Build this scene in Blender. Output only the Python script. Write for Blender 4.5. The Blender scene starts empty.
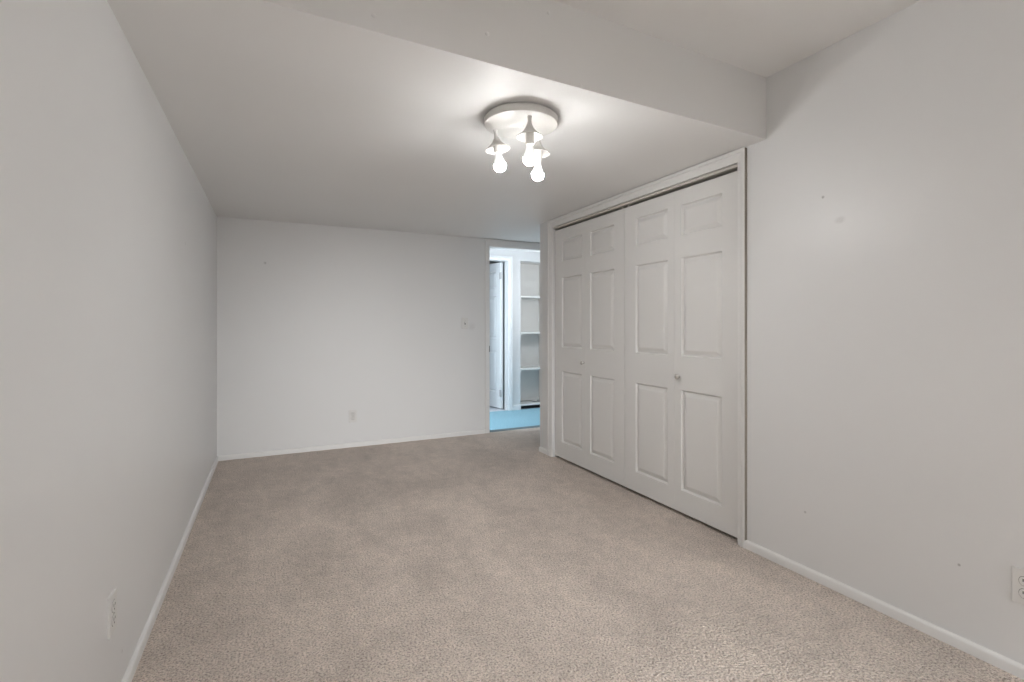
import bpy, bmesh, math, random
from math import sin, cos, pi, radians
from mathutils import Vector, Matrix

S = bpy.context.scene
COL = S.collection
random.seed(7)

# ------------------------------------------------------------------ camera
HX = 1.12                       # eye height
cam = bpy.data.cameras.new('camera')
cam.sensor_fit = 'HORIZONTAL'
cam.sensor_width = 36.0
cam.lens = 494.82 / 1024 * 36.0
cam.shift_y = -15.83 / 1024
cam.clip_start = 0.02
cam_o = bpy.data.objects.new('camera', cam)
COL.objects.link(cam_o)
cam_o.location = (0, 0, HX)
cam_o.rotation_euler = (radians(90), 0, -radians(25.874))
S.camera = cam_o

# ------------------------------------------------------------------ world, daylight, exposure
DAY_ROOM, DAY_BOUNCE, DAY_HALL, BULB, HALL_FILL, SKY = 10.9, 102.0, 54.0, 222.0, 11.5, 0.42
w = bpy.data.worlds.new('world')
S.world = w
w.use_nodes = True
w.node_tree.nodes['Background'].inputs[0].default_value = (0.86, 0.93, 1.0, 1)
w.node_tree.nodes['Background'].inputs[1].default_value = SKY

def area(name, loc, rot, sx, sy, power, col):
    l = bpy.data.lights.new(name, 'AREA')
    l.shape = 'RECTANGLE'; l.size = sx; l.size_y = sy
    l.energy = power; l.color = col
    o = bpy.data.objects.new(name, l); COL.objects.link(o)
    o.location = loc; o.rotation_euler = rot
    return o

# daylight entering by the window in the wall behind the camera (points +y)
wd = area('window_daylight', (0.95, -2.02, 1.45), (radians(77), 0, 0), 1.9, 1.0, DAY_ROOM, (0.97, 0.985, 1.0))
wd.data.spread = radians(40)
# second fill added at the same window, aimed down so the carpet bounces light
ws = area('window_bounce_fill', (0.95, -2.02, 1.45), (radians(25), 0, 0), 1.9, 1.0, DAY_BOUNCE, (0.95, 0.98, 1.0))
ws.data.spread = radians(90)
# hall daylight: area light behind an added, unseen window at the left end (points +x)
area('hall_daylight_fill', (0.62, 5.31, 1.35), (radians(90), 0, radians(-90)), 0.7, 1.2, DAY_HALL, (0.80, 0.91, 1.0))
# bare fill light added out of view to brighten the hall shelves
hl = bpy.data.lights.new('hall_fill', 'POINT'); hl.energy = HALL_FILL; hl.color = (0.95, 0.98, 1.0); hl.shadow_soft_size = 0.12
hl_o = bpy.data.objects.new('hall_fill', hl); COL.objects.link(hl_o); hl_o.location = (3.02, 4.98, 1.55)
S.view_settings.view_transform = 'Standard'
S.view_settings.look = 'None'
S.view_settings.gamma = 1.0
S.view_settings.use_curve_mapping = False
S.view_settings.exposure = 0.0

# ------------------------------------------------------------------ materials
def new_mat(name):
    m = bpy.data.materials.new(name); m.use_nodes = True
    nt = m.node_tree
    return m, nt, nt.nodes['Principled BSDF']

def N(nt, t, **kw):
    n = nt.nodes.new(t)
    for k, v in kw.items():
        setattr(n, k, v)
    return n

def simple(name, col, rough=0.5, metal=0.0, noise=0.0, nscale=40, bump=0.0, bdist=0.002, spec=0.5):
    m, nt, p = new_mat(name)
    p.inputs['Base Color'].default_value = (*col, 1)
    p.inputs['Roughness'].default_value = rough
    p.inputs['Metallic'].default_value = metal
    p.inputs['Specular IOR Level'].default_value = spec
    tc = N(nt, 'ShaderNodeTexCoord')
    if noise:
        n = N(nt, 'ShaderNodeTexNoise'); n.inputs['Scale'].default_value = nscale
        n.inputs['Detail'].default_value = 4
        nt.links.new(tc.outputs['Object'], n.inputs['Vector'])
        mx = N(nt, 'ShaderNodeMix', data_type='RGBA')
        mx.inputs['A'].default_value = (*[c * (1 - noise) for c in col], 1)
        mx.inputs['B'].default_value = (*[min(1, c * (1 + noise)) for c in col], 1)
        nt.links.new(n.outputs['Fac'], mx.inputs['Factor'])
        nt.links.new(mx.outputs['Result'], p.inputs['Base Color'])
    if bump:
        n2 = N(nt, 'ShaderNodeTexNoise'); n2.inputs['Scale'].default_value = nscale * 6
        nt.links.new(tc.outputs['Object'], n2.inputs['Vector'])
        b = N(nt, 'ShaderNodeBump'); b.inputs['Strength'].default_value = bump
        b.inputs['Distance'].default_value = bdist
        nt.links.new(n2.outputs['Fac'], b.inputs['Height'])
        nt.links.new(b.outputs['Normal'], p.inputs['Normal'])
    return m

def wall_mat(name, col, rough, marks=(), spec=0.5):
    """painted drywall with roller texture, a slightly uneven coat and a few scuffs of their own"""
    m, nt, p = new_mat(name)
    p.inputs['Specular IOR Level'].default_value = spec
    tc = N(nt, 'ShaderNodeTexCoord')
    n = N(nt, 'ShaderNodeTexNoise'); n.inputs['Scale'].default_value = 1.3; n.inputs['Detail'].default_value = 5
    nt.links.new(tc.outputs['Object'], n.inputs['Vector'])
    mx = N(nt, 'ShaderNodeMix', data_type='RGBA')
    mx.inputs['A'].default_value = (*[c * 0.975 for c in col], 1)
    mx.inputs['B'].default_value = (*[c * 1.025 for c in col], 1)
    nt.links.new(n.outputs['Fac'], mx.inputs['Factor'])
    last = mx.outputs['Result']
    for (pos, r, dark, squash) in marks:
        sub = N(nt, 'ShaderNodeVectorMath', operation='SUBTRACT'); sub.inputs[1].default_value = pos
        nt.links.new(tc.outputs['Object'], sub.inputs[0])
        n3 = N(nt, 'ShaderNodeTexNoise'); n3.inputs['Scale'].default_value = 60
        nt.links.new(tc.outputs['Object'], n3.inputs['Vector'])
        sc = N(nt, 'ShaderNodeVectorMath', operation='MULTIPLY'); sc.inputs[1].default_value = squash
        nt.links.new(sub.outputs[0], sc.inputs[0])
        ln = N(nt, 'ShaderNodeVectorMath', operation='LENGTH'); nt.links.new(sc.outputs[0], ln.inputs[0])
        mr = N(nt, 'ShaderNodeMapRange'); mr.inputs['From Min'].default_value = r * 0.35
        mr.inputs['From Max'].default_value = r; mr.inputs['To Min'].default_value = dark; mr.inputs['To Max'].default_value = 0
        nt.links.new(ln.outputs['Value'], mr.inputs['Value'])
        mu = N(nt, 'ShaderNodeMath', operation='MULTIPLY'); nt.links.new(mr.outputs[0], mu.inputs[0]); nt.links.new(n3.outputs['Fac'], mu.inputs[1])
        mk = N(nt, 'ShaderNodeMix', data_type='RGBA'); mk.inputs['B'].default_value = (0.16, 0.14, 0.12, 1)
        nt.links.new(mu.outputs[0], mk.inputs['Factor']); nt.links.new(last, mk.inputs['A'])
        last = mk.outputs['Result']
    nt.links.new(last, p.inputs['Base Color'])
    nr = N(nt, 'ShaderNodeTexNoise'); nr.inputs['Scale'].default_value = 4; nr.inputs['Detail'].default_value = 6
    nt.links.new(tc.outputs['Object'], nr.inputs['Vector'])
    mr = N(nt, 'ShaderNodeMapRange'); mr.inputs['To Min'].default_value = rough - .05; mr.inputs['To Max'].default_value = rough + .05
    nt.links.new(nr.outputs['Fac'], mr.inputs['Value']); nt.links.new(mr.outputs[0], p.inputs['Roughness'])
    nb = N(nt, 'ShaderNodeTexNoise'); nb.inputs['Scale'].default_value = 90; nb.inputs['Detail'].default_value = 3
    nt.links.new(tc.outputs['Object'], nb.inputs['Vector'])
    nc = N(nt, 'ShaderNodeTexNoise'); nc.inputs['Scale'].default_value = 5; nc.inputs['Detail'].default_value = 2
    nt.links.new(tc.outputs['Object'], nc.inputs['Vector'])
    b = N(nt, 'ShaderNodeBump'); b.inputs['Strength'].default_value = 0.10; b.inputs['Distance'].default_value = 0.0012
    nt.links.new(nb.outputs['Fac'], b.inputs['Height'])
    b2 = N(nt, 'ShaderNodeBump'); b2.inputs['Strength'].default_value = 0.16; b2.inputs['Distance'].default_value = 0.006
    nt.links.new(nc.outputs['Fac'], b2.inputs['Height']); nt.links.new(b.outputs['Normal'], b2.inputs['Normal'])
    nt.links.new(b2.outputs['Normal'], p.inputs['Normal'])
    return m

def carpet_mat(name, dark, mid, light, tuft=135, patches=True, bump=0.9):
    m, nt, p = new_mat(name)
    p.inputs['Roughness'].default_value = 0.95
    p.inputs['Specular IOR Level'].default_value = 0.08
    p.inputs['Sheen Weight'].default_value = 0.15
    p.inputs['Sheen Roughness'].default_value = 0.6
    L = nt.links.new
    tc = N(nt, 'ShaderNodeTexCoord')
    vec = tc.outputs['Object']
    # tuft flecks: shade in the pits between tufts put into the colour
    n1 = N(nt, 'ShaderNodeTexNoise'); n1.inputs['Scale'].default_value = tuft; n1.inputs['Detail'].default_value = 4
    n1.inputs['Roughness'].default_value = 0.7
    L(vec, n1.inputs['Vector'])
    r1 = N(nt, 'ShaderNodeValToRGB')
    e = r1.color_ramp.elements
    e[0].position = 0.385; e[0].color = (*dark, 1)
    e[1].position = 0.66; e[1].color = (*light, 1)
    em = r1.color_ramp.elements.new(0.50); em.color = (*mid, 1)
    L(n1.outputs['Fac'], r1.inputs['Fac'])
    col = r1.outputs['Color']
    if patches:
        # pile leaning this way and that: broad soft patches and vacuum streaks
        for (scale, rot, stretch, lo, hi, det) in ((1.6, 0.5, (1, 0.8, 1), 0.88, 1.09, 7), (3.0, -0.45, (1.5, 0.6, 1), 0.93, 1.06, 6), (9.0, 0.7, (1.0, 0.7, 1), 0.95, 1.05, 6), (20.0, 0.2, (1, 1, 1), 0.93, 1.07, 6)):
            mp = N(nt, 'ShaderNodeMapping'); mp.inputs['Rotation'].default_value = (0, 0, rot); mp.inputs['Scale'].default_value = stretch
            L(vec, mp.inputs['Vector'])
            nn = N(nt, 'ShaderNodeTexNoise'); nn.inputs['Scale'].default_value = scale; nn.inputs['Detail'].default_value = det
            nn.inputs['Distortion'].default_value = 0.6
            L(mp.outputs[0], nn.inputs['Vector'])
            mr = N(nt, 'ShaderNodeMapRange'); mr.inputs['From Min'].default_value = 0.32; mr.inputs['From Max'].default_value = 0.68
            mr.inputs['To Min'].default_value = lo; mr.inputs['To Max'].default_value = hi
            L(nn.outputs['Fac'], mr.inputs['Value'])
            vm = N(nt, 'ShaderNodeVectorMath', operation='SCALE')
            L(col, vm.inputs[0]); L(mr.outputs[0], vm.inputs['Scale'])
            col = vm.outputs[0]
        # two faded spots, one mauve and one grey
        for (pos, r, tint, amt) in (((0.62, 1.06, 0), 0.34, (1.0, 0.90, 1.04), 0.9), ((1.12, 0.98, 0), 0.30, (0.97, 0.99, 1.03), 0.8)):
            sub = N(nt, 'ShaderNodeVectorMath', operation='SUBTRACT'); sub.inputs[1].default_value = pos; L(vec, sub.inputs[0])
            ln = N(nt, 'ShaderNodeVectorMath', operation='LENGTH'); L(sub.outputs[0], ln.inputs[0])
            mr = N(nt, 'ShaderNodeMapRange', interpolation_type='SMOOTHSTEP')
            mr.inputs['From Min'].default_value = 0.05; mr.inputs['From Max'].default_value = r
            mr.inputs['To Min'].default_value = amt; mr.inputs['To Max'].default_value = 0
            L(ln.outputs['Value'], mr.inputs['Value'])
            mk = N(nt, 'ShaderNodeMix', data_type='RGBA', blend_type='MULTIPLY'); mk.inputs['B'].default_value = (*tint, 1)
            L(mr.outputs[0], mk.inputs['Factor']); L(col, mk.inputs['A'])
            col = mk.outputs['Result']
    L(col, p.inputs['Base Color'])
    vo = N(nt, 'ShaderNodeTexVoronoi'); vo.inputs['Scale'].default_value = tuft * 0.9; L(vec, vo.inputs['Vector'])
    n2 = N(nt, 'ShaderNodeTexNoise'); n2.inputs['Scale'].default_value = tuft * 0.5; n2.inputs['Detail'].default_value = 5; L(vec, n2.inputs['Vector'])
    ad = N(nt, 'ShaderNodeMath', operation='SUBTRACT'); L(n2.outputs['Fac'], ad.inputs[0]); L(vo.outputs['Distance'], ad.inputs[1])
    b = N(nt, 'ShaderNodeBump'); b.inputs['Strength'].default_value = bump; b.inputs['Distance'].default_value = 0.008
    L(ad.outputs[0], b.inputs['Height']); L(b.outputs['Normal'], p.inputs['Normal'])
    return m

WALL = (0.825, 0.824, 0.820)
XL, XR, YB, YR, ZC, ZU = -0.410, 2.148, 4.737, -1.60, 2.018, 2.315
M_wall_l = wall_mat('wall_paint_satin', WALL, 0.42, [((XL, 1.871, 0.129), .007, .8, (1, 1, 1)), ((XL, 3.1, 1.55), .012, .35, (1, 1, 1))])
M_wall_r = wall_mat('wall_paint_satin_scuffed', WALL, 0.40, [
    ((XR, 1.341, 1.675), .008, 1.0, (1, 1, 1)), ((XR, 1.27, 1.562), .026, .30, (1, 1, 1.4)),
    ((XR, 1.421, 0.283), .007, .9, (1, 1, 1)), ((XR, .869, 0.287), .006, .9, (1, 1, 1))])
M_wall_b = wall_mat('wall_paint_back', WALL, 0.45, [((-.054, YB, 1.653), .014, .6, (1, 1, 1)), ((1.84, YB, 1.105), .05, .18, (1, 1, 1))])
M_wall = wall_mat('wall_paint_plain', WALL, 0.45)
M_ceil = wall_mat('ceiling_paint', (0.84, 0.834, 0.822), 0.48)
M_ceil_up = wall_mat('ceiling_paint_flat', (0.86, 0.854, 0.842), 0.55)
M_trim = simple('trim_enamel', (0.87, 0.862, 0.845), 0.35, bump=0.05, nscale=20)
M_door = simple('door_enamel', (0.84, 0.832, 0.815), 0.38, bump=0.06, nscale=25)
M_hall = wall_mat('hall_paint', (0.74, 0.745, 0.75), 0.5)
M_hall_trim = simple('hall_trim_enamel', (0.82, 0.83, 0.84), 0.35)
M_shelf = simple('shelf_paint', (0.78, 0.775, 0.75), 0.45, noise=0.02, nscale=9)
M_niche = simple('niche_paint', (0.80, 0.79, 0.77), 0.55, noise=0.03, nscale=6)
M_kick = simple('recess_shade', (0.012, 0.012, 0.013), 0.8)  # near-black: shade of the recess under the lowest shelf put into the colour
M_carpet = carpet_mat('beige_carpet', (0.38, 0.315, 0.266), (0.735, 0.628, 0.548), (0.87, 0.765, 0.685))
M_blue = carpet_mat('blue_carpet', (0.19, 0.39, 0.49), (0.25, 0.48, 0.59), (0.32, 0.57, 0.68), tuft=90, patches=False, bump=0.4)
M_pale = simple('pale_floor', (0.62, 0.65, 0.70), 0.7, noise=0.05, nscale=12)
M_plate = simple('outlet_plastic', (0.80, 0.79, 0.77), 0.35)
M_slot = simple('slot_dark', (0.02, 0.018, 0.016), 0.6)
M_gap = simple('gap_grey', (0.16, 0.15, 0.14), 0.6)
M_screw = simple('screw_metal', (0.55, 0.54, 0.52), 0.35, metal=1.0)
M_knob = simple('brushed_nickel', (0.62, 0.60, 0.57), 0.28, metal=1.0)
M_hinge = simple('hinge_metal', (0.55, 0.55, 0.55), 0.4, metal=0.9)
M_brass = simple('aged_brass', (0.14, 0.12, 0.09), 0.45, metal=0.8)
M_fix = simple('fixture_enamel', (0.70, 0.685, 0.655), 0.40, bump=0.04, nscale=30)
M_fix_in = simple('shade_inside', (0.85, 0.84, 0.82), 0.4)
M_sock = simple('socket_white', (0.80, 0.78, 0.74), 0.5)
M_neck = simple('bulb_neck_white', (0.88, 0.87, 0.85), 0.4)
bc_ = M_neck.node_tree.nodes['Principled BSDF']     # the frosted neck glows faintly
bc_.inputs['Emission Color'].default_value = (1.0, 0.995, 0.985, 1); bc_.inputs['Emission Strength'].default_value = 0.7
M_track = simple('track_metal', (0.66, 0.63, 0.58), 0.4)
M_void = simple('closet_inside_shade', (0.06, 0.052, 0.045), 0.9)  # near-black walls: the closed closet's shade is put into the colour
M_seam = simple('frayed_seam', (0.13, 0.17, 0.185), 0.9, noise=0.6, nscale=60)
M_side_strip = simple('brown_grey_strip', (0.30, 0.265, 0.23), 0.8, noise=0.15, nscale=30)
M_wire = simple('cable_rubber', (0.05, 0.05, 0.05), 0.5)

M_bulb, nt_, p_ = new_mat('lit_bulb')
p_.inputs['Base Color'].default_value = (0.9, 0.9, 0.88, 1)
p_.inputs['Emission Color'].default_value = (1.0, 0.995, 0.985, 1)
p_.inputs['Emission Strength'].default_value = BULB

# ------------------------------------------------------------------ mesh helpers
def link(name, bm, mat, parent=None, smooth=False, recalc=True):
    bmesh.ops.remove_doubles(bm, verts=bm.verts, dist=1e-5)
    if recalc:
        bmesh.ops.recalc_face_normals(bm, faces=bm.faces)
    me = bpy.data.meshes.new(name); bm.to_mesh(me); bm.free()
    if isinstance(mat, (list, tuple)):
        for mm in mat: me.materials.append(mm)
    else:
        me.materials.append(mat)
    if smooth:
        for f in me.polygons: f.use_smooth = True
    o = bpy.data.objects.new(name, me); COL.objects.link(o)
    if parent: o.parent = parent
    return o

def smooth_angle(o, deg=35):
    me = o.data
    for f in me.polygons: f.use_smooth = True
    bm = bmesh.new(); bm.from_mesh(me)
    for e in bm.edges:
        if len(e.link_faces) == 2 and e.calc_face_angle(0) > radians(deg):
            e.smooth = False
    bm.to_mesh(me); bm.free()
    return o

def box(bm, x0, x1, y0, y1, z0, z1, bev=0.0, seg=2):
    r = bmesh.ops.create_cube(bm, size=1)
    vs = r['verts']
    for v in vs:
        v.co = Vector(((x0 + x1) / 2 + v.co.x * (x1 - x0), (y0 + y1) / 2 + v.co.y * (y1 - y0), (z0 + z1) / 2 + v.co.z * (z1 - z0)))
    if bev:
        es = list({e for v in vs for e in v.link_edges})
        bmesh.ops.bevel(bm, geom=es, offset=bev, segments=seg, affect='EDGES', profile=0.5)

def lathe(bm, prof, n=32, m=Matrix.Identity(4), cap0=False, cap1=False):
    rings = []
    for (r, z) in prof:
        if r < 1e-6:
            rings.append([bm.verts.new(m @ Vector((0, 0, z)))])
        else:
            rings.append([bm.verts.new(m @ Vector((r * cos(2 * pi * k / n), r * sin(2 * pi * k / n), z))) for k in range(n)])
    for a, b in zip(rings, rings[1:]):
        for k in range(n):
            q = [a[k % len(a)], a[(k + 1) % len(a)], b[(k + 1) % len(b)], b[k % len(b)]]
            u = []
            for v in q:
                if v not in u: u.append(v)
            if len(u) >= 3: bm.faces.new(u)
    if cap0 and len(rings[0]) > 2: bm.faces.new(rings[0])
    if cap1 and len(rings[-1]) > 2: bm.faces.new(rings[-1])

def sweep(bm, prof, p0, p1, out, up=Vector((0, 0, 1)), m0=0.0, m1=0.0):
    """extrude a 2-D profile (out, up) from p0 to p1; m0/m1 mitre slopes along the run per unit of 'up'"""
    p0, p1, out = Vector(p0), Vector(p1), Vector(out)
    d = (p1 - p0).normalized()
    A = [bm.verts.new(p0 + out * a + up * b + d * (m0 * b)) for a, b in prof]
    B = [bm.verts.new(p1 + out * a + up * b + d * (m1 * b)) for a, b in prof]
    n = len(prof)
    for k in range(n):
        bm.faces.new([A[k], A[(k + 1) % n], B[(k + 1) % n], B[k]])
    bm.faces.new(A); bm.faces.new(B)

def wall(name, axis, plane, thick, u0, u1, z0, z1, holes, mat, parent=None):
    """slab wall; axis 'x' stands at x=plane and runs in y; thick extends to +axis (or - if negative); holes=(u0,u1,z0,z1)"""
    us = sorted({u0, u1, *[h[0] for h in holes], *[h[1] for h in holes]})
    zs = sorted({z0, z1, *[h[2] for h in holes], *[h[3] for h in holes]})
    us = [u for u in us if u0 <= u <= u1]; zs = [z for z in zs if z0 <= z <= z1]
    def solid(i, j):
        if i < 0 or j < 0 or i >= len(us) - 1 or j >= len(zs) - 1: return False
        cu, cz = (us[i] + us[i + 1]) / 2, (zs[j] + zs[j + 1]) / 2
        return not any(h[0] < cu < h[1] and h[2] < cz < h[3] for h in holes)
    bm = bmesh.new()
    def V(u, z, t):
        return bm.verts.new((plane + t, u, z) if axis == 'x' else (u, plane + t, z))
    for i in range(len(us) - 1):
        for j in range(len(zs) - 1):
            if not solid(i, j): continue
            a, b, c, d = us[i], us[i + 1], zs[j], zs[j + 1]
            for t in (0, thick):
                bm.faces.new([V(a, c, t), V(b, c, t), V(b, d, t), V(a, d, t)])
            if not solid(i - 1, j): bm.faces.new([V(a, c, 0), V(a, c, thick), V(a, d, thick), V(a, d, 0)])
            if not solid(i + 1, j): bm.faces.new([V(b, c, 0), V(b, c, thick), V(b, d, thick), V(b, d, 0)])
            if not solid(i, j - 1): bm.faces.new([V(a, c, 0), V(b, c, 0), V(b, c, thick), V(a, c, thick)])
            if not solid(i, j + 1): bm.faces.new([V(a, d, 0), V(b, d, 0), V(b, d, thick), V(a, d, thick)])
    o = link(name, bm, mat, parent)
    o['kind'] = 'structure'
    return o

def struct(o):
    o['kind'] = 'structure'
    return o

def thing(name, label, cat, loc=(0, 0, 0), rotz=0.0, group=None):
    o = bpy.data.objects.new(name, None); COL.objects.link(o)
    o.empty_display_size = 0.05
    o.location = loc; o.rotation_euler = (0, 0, rotz)
    o['label'] = label; o['category'] = cat
    if group: o['group'] = group
    return o

def slab(name, x0, x1, y0, y1, z0, z1, mat):
    bm = bmesh.new(); box(bm, x0, x1, y0, y1, z0, z1)
    return struct(link(name, bm, mat))

# ------------------------------------------------------------------ the shell
YE = 3.857          # end of the closet wall
XA = 2.95           # right side of the passage past the closet
YT = 4.80           # where beige carpet meets blue
YH = 5.87           # far wall of the hall
CL = 2.80           # closet back
slab('floor', XL - .1, XA + .1, YR - .12, YT, -.10, 0, M_carpet)
slab('floor_hall', 0.6, 4.3, YT, YH + .02, -.10, -.002, M_blue)
slab('floor_far_room', 1.4, 4.3, YH + .02, 7.9, -.10, -.004, M_pale)

# stepped ceiling: low part with the lamp, drop face, higher part over the camera
def soff_y(x): return 1.521 + (x - XL) * (1.615 - 1.521) / (XR - XL)
bm = bmesh.new()
xa, xb = XL - .1, XA + .1
for z in (ZC, ZC + .06):
    bm.faces.new([bm.verts.new(c) for c in ((xa, soff_y(xa), z), (xb, soff_y(xb), z), (xb, YB + .05, z), (xa, YB + .05, z))])
bm.faces.new([bm.verts.new(c) for c in ((xa, soff_y(xa), ZC), (xb, soff_y(xb), ZC), (xb, soff_y(xb), ZC + .06), (xa, soff_y(xa), ZC + .06))])
struct(link('ceiling', bm, M_ceil))
bm = bmesh.new()
def SV(x, dy, z): return bm.verts.new((x, soff_y(x) + dy, z))
rows = [(-.0008, ZU), (-.0008, ZC + .0006), (.0, ZC - .0001), (.03, ZC + .07), (.03, ZU)]
for (a, b) in zip(rows, rows[1:] + rows[:1]):
    bm.faces.new([SV(xa, *a), SV(xb, *a), SV(xb, *b), SV(xa, *b)])
# screw pops in the drop face
for (px, pz) in ((0.28, 2.067), (0.662, 2.116), (0.909, 2.261), (1.058, 2.030)):
    mm = Matrix.Translation((px, soff_y(px) - .0008, pz)) @ Matrix.Rotation(radians(90), 4, 'X')
    lathe(bm, [(0.0085, -.001), (0.0075, .0008), (0.004, .0022), (0, .0026)], 14, mm)
struct(link('ceiling_drop_face', bm, M_ceil))
slab('ceiling_upper', XL - .1, XR + .1, YR - .12, 1.70, ZU, ZU + .06, M_ceil_up)
slab('ceiling_hall', 0.6, 4.3, YB + .05, 7.9, 2.28, 2.34, M_hall)

wall('wall_left', 'x', XL, -.1, YR - .12, YB + .12, 0, ZU, [], M_wall_l)
OY0, OY1, OZ = 1.771, 3.632, 1.953     # closet opening
wall('wall_right', 'x', XR, .09, YR - .12, YE, 0, ZU, [(OY0, OY1, -1, OZ)], M_wall_r)
DX0, DX1, DZ = 2.030, 2.80, 1.938      # room doorway in the back wall
wall('wall_back', 'y', YB, .11, XL - .1, XA + .1, 0, 2.30, [(DX0, DX1, -1, DZ)], M_wall_b)
wall('wall_rear', 'y', YR, -.12, XL - .1, XR + .1, 0, ZU, [(0.10, 1.80, 1.0, 1.9)], M_wall)
# passage beyond the closet and closet box
wall('wall_passage', 'x', XA, .1, YE - .09, YB, 0, ZC + .05, [], M_wall)
wall('wall_passage_end', 'y', YE, -.09, XR + .09, XA, 0, ZC + .05, [], M_wall)
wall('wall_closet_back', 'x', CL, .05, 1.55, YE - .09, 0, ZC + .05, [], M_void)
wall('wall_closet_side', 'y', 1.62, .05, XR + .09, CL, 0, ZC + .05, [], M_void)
# hall and the room behind it
HX0, HX1, HZ = 2.015, 2.790, 1.965     # hall doorway
NX0, NX1, NZ = 2.972, 3.412, 1.978     # shelf niche
wall('wall_hall_far', 'y', YH, .11, 0.6, 4.3, -.02, 2.30, [(HX0, HX1, -1, HZ), (NX0, NX1, -1, NZ)], M_hall)
wall('wall_hall_left', 'x', 0.75, -.1, YB + .11, YH, -.02, 2.30, [(YB + .25, YH - .2, .75, 1.95)], M_hall)
wall('wall_hall_right', 'x', 4.2, .1, YB + .11, YH, -.02, 2.30, [], M_hall)
wall('wall_far_room', 'y', 7.8, .1, 1.4, 4.3, -.02, 2.30, [], M_hall)
wall('wall_far_room_left', 'x', 1.5, -.1, YH + .11, 7.8, -.02, 2.30, [], M_hall)
wall('wall_far_room_right', 'x', 4.2, .1, YH + .11, 7.8, -.02, 2.30, [], M_hall)

def window(name, plane, axis, u0, u1, z0, z1, depth, mat):
    bm = bmesh.new()
    def b(a0, a1, c0, c1, d0=0.0, d1=1.0):
        t0, t1 = plane + depth * d0, plane + depth * d1
        t0, t1 = min(t0, t1), max(t0, t1)
        if axis == 'y': box(bm, a0, a1, t0, t1, c0, c1, .002)
        else: box(bm, t0, t1, a0, a1, c0, c1, .002)
    e = .035
    b(u0, u1, z0, z0 + e); b(u0, u1, z1 - e, z1); b(u0, u0 + e, z0 + e, z1 - e); b(u1 - e, u1, z0 + e, z1 - e)
    mid = (u0 + u1) / 2
    b(mid - .02, mid + .02, z0 + e, z1 - e, .3, .7)
    o = struct(link(name, bm, mat)); return o
window('window_1', YR, 'y', 0.10, 1.80, 1.0, 1.9, -.12, M_trim)
window('added_hall_window', 0.75, 'x', YB + .25, YH - .2, .75, 1.95, -.1, M_hall_trim)  # unseen window, added to carry the hall's area light

# ------------------------------------------------------------------ baseboards (low, round-topped)
BBH, BBT = .041, .013
def bb_prof(h=BBH, t=BBT):
    pts = [(0, 0), (t, 0), (t, h - t * .95)]
    for k in range(1, 6):
        a = k / 5 * pi / 2
        pts.append((t * cos(a), h - t * .95 + t * .95 * sin(a)))
    pts[-1] = (0, h)
    return pts
def baseboard(name, p0, p1, out, mat=M_trim, h=BBH):
    bm = bmesh.new(); sweep(bm, bb_prof(h), p0, p1, out)
    return struct(smooth_angle(link(name, bm, mat), 50))
baseboard('baseboard_left', (XL, YR, 0), (XL, YB, 0), (1, 0, 0))
baseboard('baseboard_back', (XL + BBT, YB, 0), (1.984, YB, 0), (0, -1, 0))
baseboard('baseboard_right', (XR, YR, 0), (XR, 1.7225, 0), (-1, 0, 0))
baseboard('baseboard_right_end', (XR, 3.705, 0), (XR, YE, 0), (-1, 0, 0))
baseboard('baseboard_passage', (XA, YE, 0), (XA, YB, 0), (-1, 0, 0))
baseboard('baseboard_passage_end', (XR, YE, 0), (XA - BBT, YE, 0), (0, 1, 0))

# ------------------------------------------------------------------ casings
def casing_prof(wd, t):
    # (out of wall, across from the outer edge)
    return [(0, 0), (t, 0), (t, wd * .24), (t * .66, wd * .27), (t * .66, wd * .36), (t * .90, wd * .41), (t * .90, wd * .55), (t * .62, wd * .84), (t * .50, wd), (0, wd)]
CT = .017
# closet casing: three mitred boards
def board(bm, prof, p0, p1, out, across, m0=0.0, m1=0.0):
    sweep(bm, prof, p0, p1, out, Vector(across), m0, m1)
bm = bmesh.new()
zt = 2.014
WR, WL, WT = .048, .070, .062
board(bm, casing_prof(WR, CT), (XR, 1.723, 0), (XR, 1.723, zt), (-1, 0, 0), (0, 1, 0), 0, -WT / WR)
board(bm, casing_prof(WL, CT), (XR, 3.702, 0), (XR, 3.702, zt), (-1, 0, 0), (0, -1, 0), 0, -WT / WL)
board(bm, casing_prof(WT, CT), (XR, 1.723, zt), (XR, 3.702, zt), (-1, 0, 0), (0, 0, -1), WR / WT, -WL / WT)
trim1 = struct(link('trim_1', bm, M_trim))
bm = bmesh.new()
box(bm, XR - CT + .001, XR, 1.7218, 1.7232, BBH, zt - .003)
link('side_strip', bm, M_side_strip, trim1)  # brown-grey strip for the dark line along the casing's near side
# door track in the head of the opening
bm = bmesh.new()
box(bm, XR + .004, XR + .050, OY0 + .002, OY1 - .002, 1.9355, 1.9505, .001)
trk = link('door_track', bm, M_track, trim1)
for i, yy in enumerate((2.672, 2.735)):
    bm = bmesh.new()
    lathe(bm, [(.0, 1.9180), (.004, 1.9180), (.004, 1.936), (0, 1.936)], 10, Matrix.Translation((XR + .026, yy, 0)))
    link('guide_pin', bm, M_track, trk)

# room doorway casing (flat, narrow) with jamb and strike plate
bm = bmesh.new()
t = .012
box(bm, 1.986, DX0 + .003, YB - t, YB, 0, DZ, .0015)
box(bm, 1.986, DX1 + .045, YB - t, YB, DZ, ZC - .002, .0015)
box(bm, DX1 - .003, DX1 + .045, YB - t, YB, 0, DZ, .0015)
trim2 = struct(link('trim_2', bm, M_trim))
bm = bmesh.new(); box(bm, DX0 - .002, DX0 + .0045, YB - .0135, YB + .03, .842, .905, .001)
link('strike_plate', bm, M_brass, trim2)

# worn edge where the two carpets meet
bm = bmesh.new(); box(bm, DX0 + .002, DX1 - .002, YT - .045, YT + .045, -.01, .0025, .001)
struct(link('trim_4', bm, M_seam))
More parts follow.
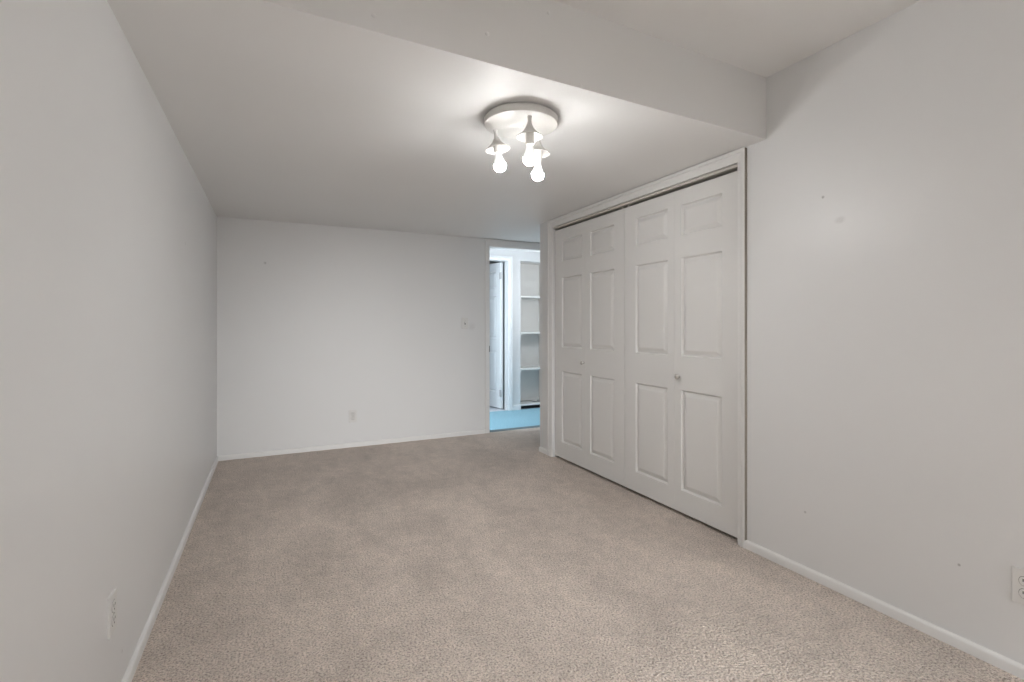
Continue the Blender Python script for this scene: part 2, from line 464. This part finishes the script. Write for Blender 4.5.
# hall doorway casing + jamb lining
bm = bmesh.new()
cw, ct = .060, .018
board(bm, casing_prof(cw, ct), (HX1 + cw, YH, 0), (HX1 + cw, YH, HZ + cw), (0, -1, 0), (-1, 0, 0), 0, -1)
board(bm, casing_prof(cw, ct), (HX0 - cw, YH, 0), (HX0 - cw, YH, HZ + cw), (0, -1, 0), (1, 0, 0), 0, -1)
board(bm, casing_prof(cw, ct), (HX0 - cw, YH, HZ + cw), (HX1 + cw, YH, HZ + cw), (0, -1, 0), (0, 0, -1), 1, -1)
trim3 = struct(link('trim_3', bm, M_hall_trim))
baseboard('baseboard_hall', (HX1 + cw, YH, -.002), (NX0, YH, -.002), (0, -1, 0), M_hall_trim, .07)

# ------------------------------------------------------------------ panelled door leaves
def leaf_mesh(W, H, T, pu, pv, both=False):
    """leaf in local coords: u along +x (0..W), z 0..H, front face at y=0 facing -y, thickness to +y"""
    bm = bmesh.new()
    us = sorted({0, W, *[x for a in pu for x in a]}); vs = sorted({0, H, *[x for a in pv for x in a]})
    def face(y, sgn):
        def P(u, v, d): return bm.verts.new((u, y + sgn * d, v))
        for i in range(len(us) - 1):
            for j in range(len(vs) - 1):
                a, b, c, d = us[i], us[i + 1], vs[j], vs[j + 1]
                pan = any(abs(a - p[0]) < 1e-6 for p in pu) and any(abs(c - q[0]) < 1e-6 for q in pv)
                if not pan:
                    bm.faces.new([P(a, c, 0), P(b, c, 0), P(b, d, 0), P(a, d, 0)]); continue
                loops = [(0, 0), (.006, .0150), (.010, .0155), (.034, .0025), (.039, .0015)]
                for (i0, d0), (i1, d1) in zip(loops, loops[1:]):
                    o = [(a + i0, c + i0), (b - i0, c + i0), (b - i0, d - i0), (a + i0, d - i0)]
                    n = [(a + i1, c + i1), (b - i1, c + i1), (b - i1, d - i1), (a + i1, d - i1)]
                    for k in range(4):
                        k2 = (k + 1) % 4
                        bm.faces.new([P(*o[k], d0), P(*o[k2], d0), P(*n[k2], d1), P(*n[k], d1)])
                bm.faces.new([P(u, v, loops[-1][1]) for u, v in n])
    face(0, 1)
    if both: face(T, -1)
    def Q(u, y, v): return bm.verts.new((u, y, v))
    if not both: bm.faces.new([Q(0, T, 0), Q(W, T, 0), Q(W, T, H), Q(0, T, H)])
    for u in (0, W):
        for a, b in zip(vs, vs[1:]):
            bm.faces.new([Q(u, 0, a), Q(u, T, a), Q(u, T, b), Q(u, 0, b)])
    for v in (0, H):
        for a, b in zip(us, us[1:]):
            bm.faces.new([Q(a, 0, v), Q(b, 0, v), Q(b, T, v), Q(a, T, v)])
    return bm

DZ0, DTOP = .020, 1.918
XD = XR + .016
pv = [(.150 - DZ0, .739 - DZ0), (.938 - DZ0, 1.517 - DZ0), (1.645 - DZ0, 1.828 - DZ0)]
def knob_mesh(o, z):
    bm = bmesh.new()
    mm = Matrix.Translation((o, 0, z)) @ Matrix.Rotation(radians(90), 4, 'X')   # local +z -> -y
    lathe(bm, [(.0, -.004), (.0085, -.004), (.0085, .002), (.0055, .004), (.0050, .011), (.0100, .015), (.0150, .020), (.0155, .024), (.0125, .0285), (.006, .0305), (0, .031)], 24, mm)
    return bm
def bifold(name, label, ya, yb, knob_leaf):
    """two hinged leaves filling y in [yb, ya] (ya far), faces towards -x"""
    root = thing(name, label, 'closet door', (XD, ya, DZ0), -pi / 2)
    root['kind'] = 'structure'
    Wd = (ya - yb) / 2
    g = .0005
    for k in (0, 1):
        wl = Wd - 2 * g
        outer_first = (k == 0)
        # stile near the door's outer edge is wide, the one at the hinge narrow
        pu = [(.112 - g, wl - .055 + g)] if outer_first else [(.055 - g, wl - .112 + g)]
        o = link('leaf', leaf_mesh(wl, DTOP - DZ0, .030, pu, pv), M_door, root)
        o.location = (k * Wd + g, 0, 0)
        if k == knob_leaf:
            kz = .830 - DZ0 if knob_leaf == 0 else .818 - DZ0
            kx = wl - .026 if k == 0 else .040
            smooth_angle(link('knob', knob_mesh(kx, kz), M_knob, o), 50)
    return root
mid = (OY0 + OY1) / 2
bifold('door_1', 'white panelled bifold closet door further from camera, beside the passage', OY1 - .006, mid + .0012, 0)
bifold('door_2', 'white panelled bifold closet door nearer the camera, beside the blank right wall', mid - .0012, OY0 + .006, 1)

# open hall door: hinge on the right jamb, swung into the far room
d3 = thing('door_3', 'white six panel door standing open beyond the blue carpeted hall', 'door', (2.772, YH + .120, .012), radians(100))
d3['kind'] = 'structure'
pu3 = [(.110, .325), (.435, .650)]
pv3 = [(.21, .76), (.93, 1.50), (1.60, 1.83)]
bm = leaf_mesh(.760, 1.945, .035, pu3, pv3, True)
# leaf runs along local +x; visible side is the one that faces -x in the world
leaf3 = link('leaf', bm, M_hall_trim, d3)
bm = bmesh.new()
mm = Matrix.Translation((.70, .035, .86)) @ Matrix.Rotation(radians(-90), 4, 'X')
lathe(bm, [(.0, -.002), (.030, -.002), (.030, .005), (.011, .009), (.010, .030), (.022, .038), (.028, .050), (.024, .062), (0, .066)], 24, mm)
smooth_angle(link('knob', bm, M_knob, leaf3), 50)
for hz in (.20, 1.765):
    bm = bmesh.new()
    lathe(bm, [(.0, hz - .045), (.0075, hz - .045), (.0075, hz + .045), (0, hz + .045)], 14, Matrix.Translation((-.010, .042, 0)))
    box(bm, -.010, .028, .0355, .038, hz - .044, hz + .044)
    link('hinge', bm, M_hinge, d3)

# ------------------------------------------------------------------ built-in shelves in the hall
bk = thing('built_in_bookcase', 'white built-in bookcase with open shelves set in hall wall beside the open door', 'bookcase', (0, 0, 0))
ND = .30
bm = bmesh.new()
y0, y1 = YH + .004, YH + ND
e = .0
box(bm, NX0 - .02, NX1 + .02, y1, y1 + .012, 0, NZ + .02)                 # back panel
box(bm, NX0 - .02, NX0 + .001, y0 + .108, y1, 0, NZ + .02)
box(bm, NX1 - .001, NX1 + .02, y0 + .108, y1, 0, NZ + .02)
box(bm, NX0 - .02, NX1 + .02, y0 + .108, y1, NZ, NZ + .02)
link('carcass', bm, M_niche, bk)
for sz in (.045, .520, 1.005, 1.490):
    bm = bmesh.new(); box(bm, NX0 + .002, NX1 - .002, YH - .002, y1 - .001, sz, sz + .022, .0015)
    sh = link('shelf', bm, M_shelf, bk)
    bm = bmesh.new()
    box(bm, NX0 + .001, NX1 - .001, y1 - .020, y1 - .001, sz + .0225, sz + .052, .001)
    link('back_cleat', bm, M_niche, sh)
    if sz > .1:
        for xx in ((NX0 - .002, NX0 + .016), (NX1 - .016, NX1 - .0005)):
            bm = bmesh.new()
            box(bm, xx[0], xx[1], YH + .001, YH + .22, sz - .032, sz - .0005, .001)
            link('side_cleat', bm, M_shelf, sh)
bm = bmesh.new(); box(bm, NX0 + .002, NX1 - .002, YH + .05, YH + .06, 0, .045)
link('toe_kick', bm, M_kick, bk)

# loose dark cable on the lowest shelf
def tube(bm, pts, r, n=8):
    pts = [Vector(p) for p in pts]
    rings = []
    for i, p in enumerate(pts):
        d = (pts[min(i + 1, len(pts) - 1)] - pts[max(i - 1, 0)]).normalized()
        a = d.cross(Vector((0, 0, 1)))
        a = a.normalized() if a.length > 1e-4 else Vector((1, 0, 0))
        b = a.cross(d)
        rings.append([bm.verts.new(p + (a * cos(2 * pi * k / n) + b * sin(2 * pi * k / n)) * r) for k in range(n)])
    for A, B in zip(rings, rings[1:]):
        for k in range(n): bm.faces.new([A[k], A[(k + 1) % n], B[(k + 1) % n], B[k]])
    bm.faces.new(rings[0]); bm.faces.new(rings[-1])
def crom(P, m=8):
    P = [Vector(p) for p in P]; out = []
    for i in range(len(P) - 1):
        p0, p1, p2, p3 = P[max(i - 1, 0)], P[i], P[i + 1], P[min(i + 2, len(P) - 1)]
        for k in range(m):
            t = k / m
            out.append(.5 * ((2 * p1) + (p2 - p0) * t + (2 * p0 - 5 * p1 + 4 * p2 - p3) * t * t + (3 * p1 - p0 - 3 * p2 + p3) * t ** 3))
    return out + [P[-1]]
cz = .067 + .0042
bm = bmesh.new()
tube(bm, crom([(3.02, YH + .20, cz), (3.12, YH + .215, cz), (3.22, YH + .19, cz), (3.24, YH + .10, cz), (3.30, YH + .07, cz), (3.38, YH + .085, cz), (3.40, YH + .16, cz), (3.33, YH + .20, cz)]), .004)
cb = link('cable', bm, M_wire, None, True)
cb['label'] = 'thin dark cable lying loose on the lowest shelf of the hall bookcase'; cb['category'] = 'cable'

# ------------------------------------------------------------------ ceiling lamp
LX, LY = 0.958, 1.893
R3 = radians(-25.874)
def from_view(lat, dep):
    return (dep * sin(-R3) + lat * cos(R3), dep * cos(R3) + lat * sin(R3))
LX, LY = from_view(.039, 2.135)
lamp = thing('ceiling_light', 'white round three bulb light fixed to the low ceiling, all bulbs lit', 'ceiling light', (LX, LY, ZC))
PB = 1.979 - ZC
bm = bmesh.new()
lathe(bm, [(0, -.0005), (.146, -.0005), (.146, -.011), (.1565, -.011), (.1595, -.0135), (.1585, PB + .006), (.156, PB + .0015), (.152, PB), (.014, PB), (.012, PB - .003), (.006, PB - .006), (0, PB - .0065)], 72)
smooth_angle(link('canopy', bm, M_fix, lamp), 40)
arms = [((-.113, .046), .007, (.020, .0)), ((.033, -.100), -.011, (.001, .0)), ((.081, .100), -.015, (-.003, .0))]
for (lat, dep), dz, lean in arms:
    ax, ay = from_view(lat, dep)
    lx, ly = from_view(*lean)
    # lean of the arm (drift over its 15 cm drop)
    ang = math.hypot(lx, ly) / .15
    axis = Vector((ly, -lx, 0)) if ang > 0 else Vector((1, 0, 0))
    mm = Matrix.Translation((ax, ay, PB)) @ (Matrix.Rotation(-ang * -1, 4, axis.normalized()) if ang > 0 else Matrix.Identity(4))
    bm = bmesh.new()
    out = [(.0105, .002), (.0095, -.003), (.0078, -.010), (.0078, -.022), (.0105, -.033), (.0155, -.045), (.0225, -.056), (.0325, -.0665), (.0435, -.0755), (.0505, -.0805), (.0545, -.0835), (.0552, -.0850), (.0545, -.0862)]
    lathe(bm, out, 40, mm)
    inn = [(.0545, -.0862), (.0490, -.0825), (.0390, -.0780), (.0275, -.0705), (.0165, -.0600), (.0085, -.0480), (0, -.0470)]
    lathe(bm, inn, 40, mm)
    hd = smooth_angle(link('lamp_holder', bm, M_fix, lamp), 60)
    mm = mm @ Matrix.Translation((0, 0, dz))
    bm = bmesh.new()
    lathe(bm, [(0, -.0500), (.0165, -.0500), (.0172, -.0560), (.0172, -.1020), (.0160, -.1050), (0, -.1050)], 28, mm)
    smooth_angle(link('socket', bm, M_sock, hd), 40)
    # bulb: upper part shaped nearly unlit to spare the ceiling, bright globe below
    bm = bmesh.new()
    cz0, rb, la = -.1640, .0280, radians(7)
    lathe(bm, [(0, -.1020), (.0125, -.1050), (.0130, -.1140), (.0155, -.1270), (.0215, -.1440), (rb * cos(la) - .0004, cz0 + rb * sin(la) + .001), (rb * cos(la) - .006, cz0 + rb * sin(la) - .001)], 32, mm)
    link('bulb_neck', bm, M_neck, hd, True)
    bm = bmesh.new()
    bp = [(rb * cos(la - k / 12 * (la + pi / 2)), cz0 + rb * sin(la - k / 12 * (la + pi / 2))) for k in range(13)]
    bp[-1] = (0, cz0 - rb)
    lathe(bm, [(0, bp[0][1])] + bp, 32, mm)
    smooth_angle(link('bulb', bm, M_bulb, hd), 50)

# ------------------------------------------------------------------ outlets and switch
def rrect(w, h, r, n=5):
    pts = []
    for cx, cy, a0 in ((w / 2 - r, h / 2 - r, 0), (-w / 2 + r, h / 2 - r, 90), (-w / 2 + r, -h / 2 + r, 180), (w / 2 - r, -h / 2 + r, 270)):
        for k in range(n + 1):
            a = radians(a0 + 90 * k / n); pts.append((cx + r * cos(a), cy + r * sin(a)))
    return pts
def solid_outline(bm, pts, y0, y1, inset=0.0):
    """outline in x,z; from y0 (wall) to y1 (front, more negative)"""
    A = [bm.verts.new((x, y0, z)) for x, z in pts]
    B = [bm.verts.new((x, y1 + inset, z)) for x, z in pts]
    n = len(pts)
    for k in range(n): bm.faces.new([A[k], A[(k + 1) % n], B[(k + 1) % n], B[k]])
    if inset:
        mx = max(abs(p[0]) for p in pts); mz = max(abs(p[1]) for p in pts)
        Cc = [bm.verts.new((x * (1 - inset / mx), y1, z * (1 - inset / mz))) for x, z in pts]
        for k in range(n): bm.faces.new([B[k], B[(k + 1) % n], Cc[(k + 1) % n], Cc[k]])
        bm.faces.new(Cc)
    else:
        bm.faces.new(B)
    bm.faces.new(A)
def screw(parent, z, y):
    bm = bmesh.new()
    lathe(bm, [(.0034, -.001), (.0032, .0004), (.0020, .0010), (0, .0011)], 14, Matrix.Translation((0, y, z)) @ Matrix.Rotation(radians(90), 4, 'X'))
    link('screw', bm, M_screw, parent, True)
def outlet(label, loc, rz):
    o = thing('wall_outlet', label, 'outlet', loc, rz, 'wall outlets')
    bm = bmesh.new(); solid_outline(bm, rrect(.070, .114, .003), 0, -.0060, .0022)
    link('cover_plate', bm, M_plate, o)
    for zz in (.0195, -.0195):
        bm = bmesh.new()
        pts = []
        for k in range(40):
            a = 2 * pi * k / 40
            pts.append((.0168 * cos(a), max(-.0142, min(.0142, .0168 * sin(a)))))
        solid_outline(bm, pts, -.004, -.0080, .0008)
        for v in bm.verts: v.co.z += zz
        r = link('receptacle', bm, M_plate, o)
        bm = bmesh.new(); solid_outline(bm, [(x * 1.07, z * 1.08 + zz) for x, z in pts], -.004, -.0063)
        link('receptacle_gap', bm, M_gap, r)
        bm = bmesh.new()
        box(bm, -.0076, -.0052, -.0084, -.0070, zz - .001, zz + .0080)
        box(bm, .0052, .0076, -.0084, -.0070, zz - .000, zz + .0070)
        lathe(bm, [(.0026, -.001), (.0026, .0004), (0, .0004)], 12, Matrix.Translation((0, -.0080, zz - .0085)) @ Matrix.Rotation(radians(90), 4, 'X'))
        link('slots', bm, M_slot, r)
    screw(o, 0, -.0062)
    return o
outlet('white outlet low on the back wall, left of the doorway', (.669, YB, .284), 0)
outlet('white outlet low on the left wall, near the bottom left of the photo', (XL, 1.755, .305), radians(90))
outlet('white outlet low on the right wall, cut off at the right edge of the photo', (XR, .697, .289), radians(-90))

sw = thing('light_switch', 'white toggle light switch on the back wall beside the doorway', 'light switch', (1.765, YB, 1.140), 0)
bm = bmesh.new(); solid_outline(bm, rrect(.070, .114, .003), 0, -.0060, .0022)
link('cover_plate', bm, M_plate, sw)
bm = bmesh.new(); box(bm, -.0055, .0055, -.0066, -.004, -.0125, .0125)
link('toggle_slot', bm, M_slot, sw)
bm = bmesh.new(); box(bm, -.0042, .0042, -.0155, -.004, -.0045, .0045, .001)
for v in bm.verts:
    if v.co.y < -.010: v.co.z += .007
link('toggle', bm, M_plate, sw)
screw(sw, .030, -.0062); screw(sw, -.030, -.0062)
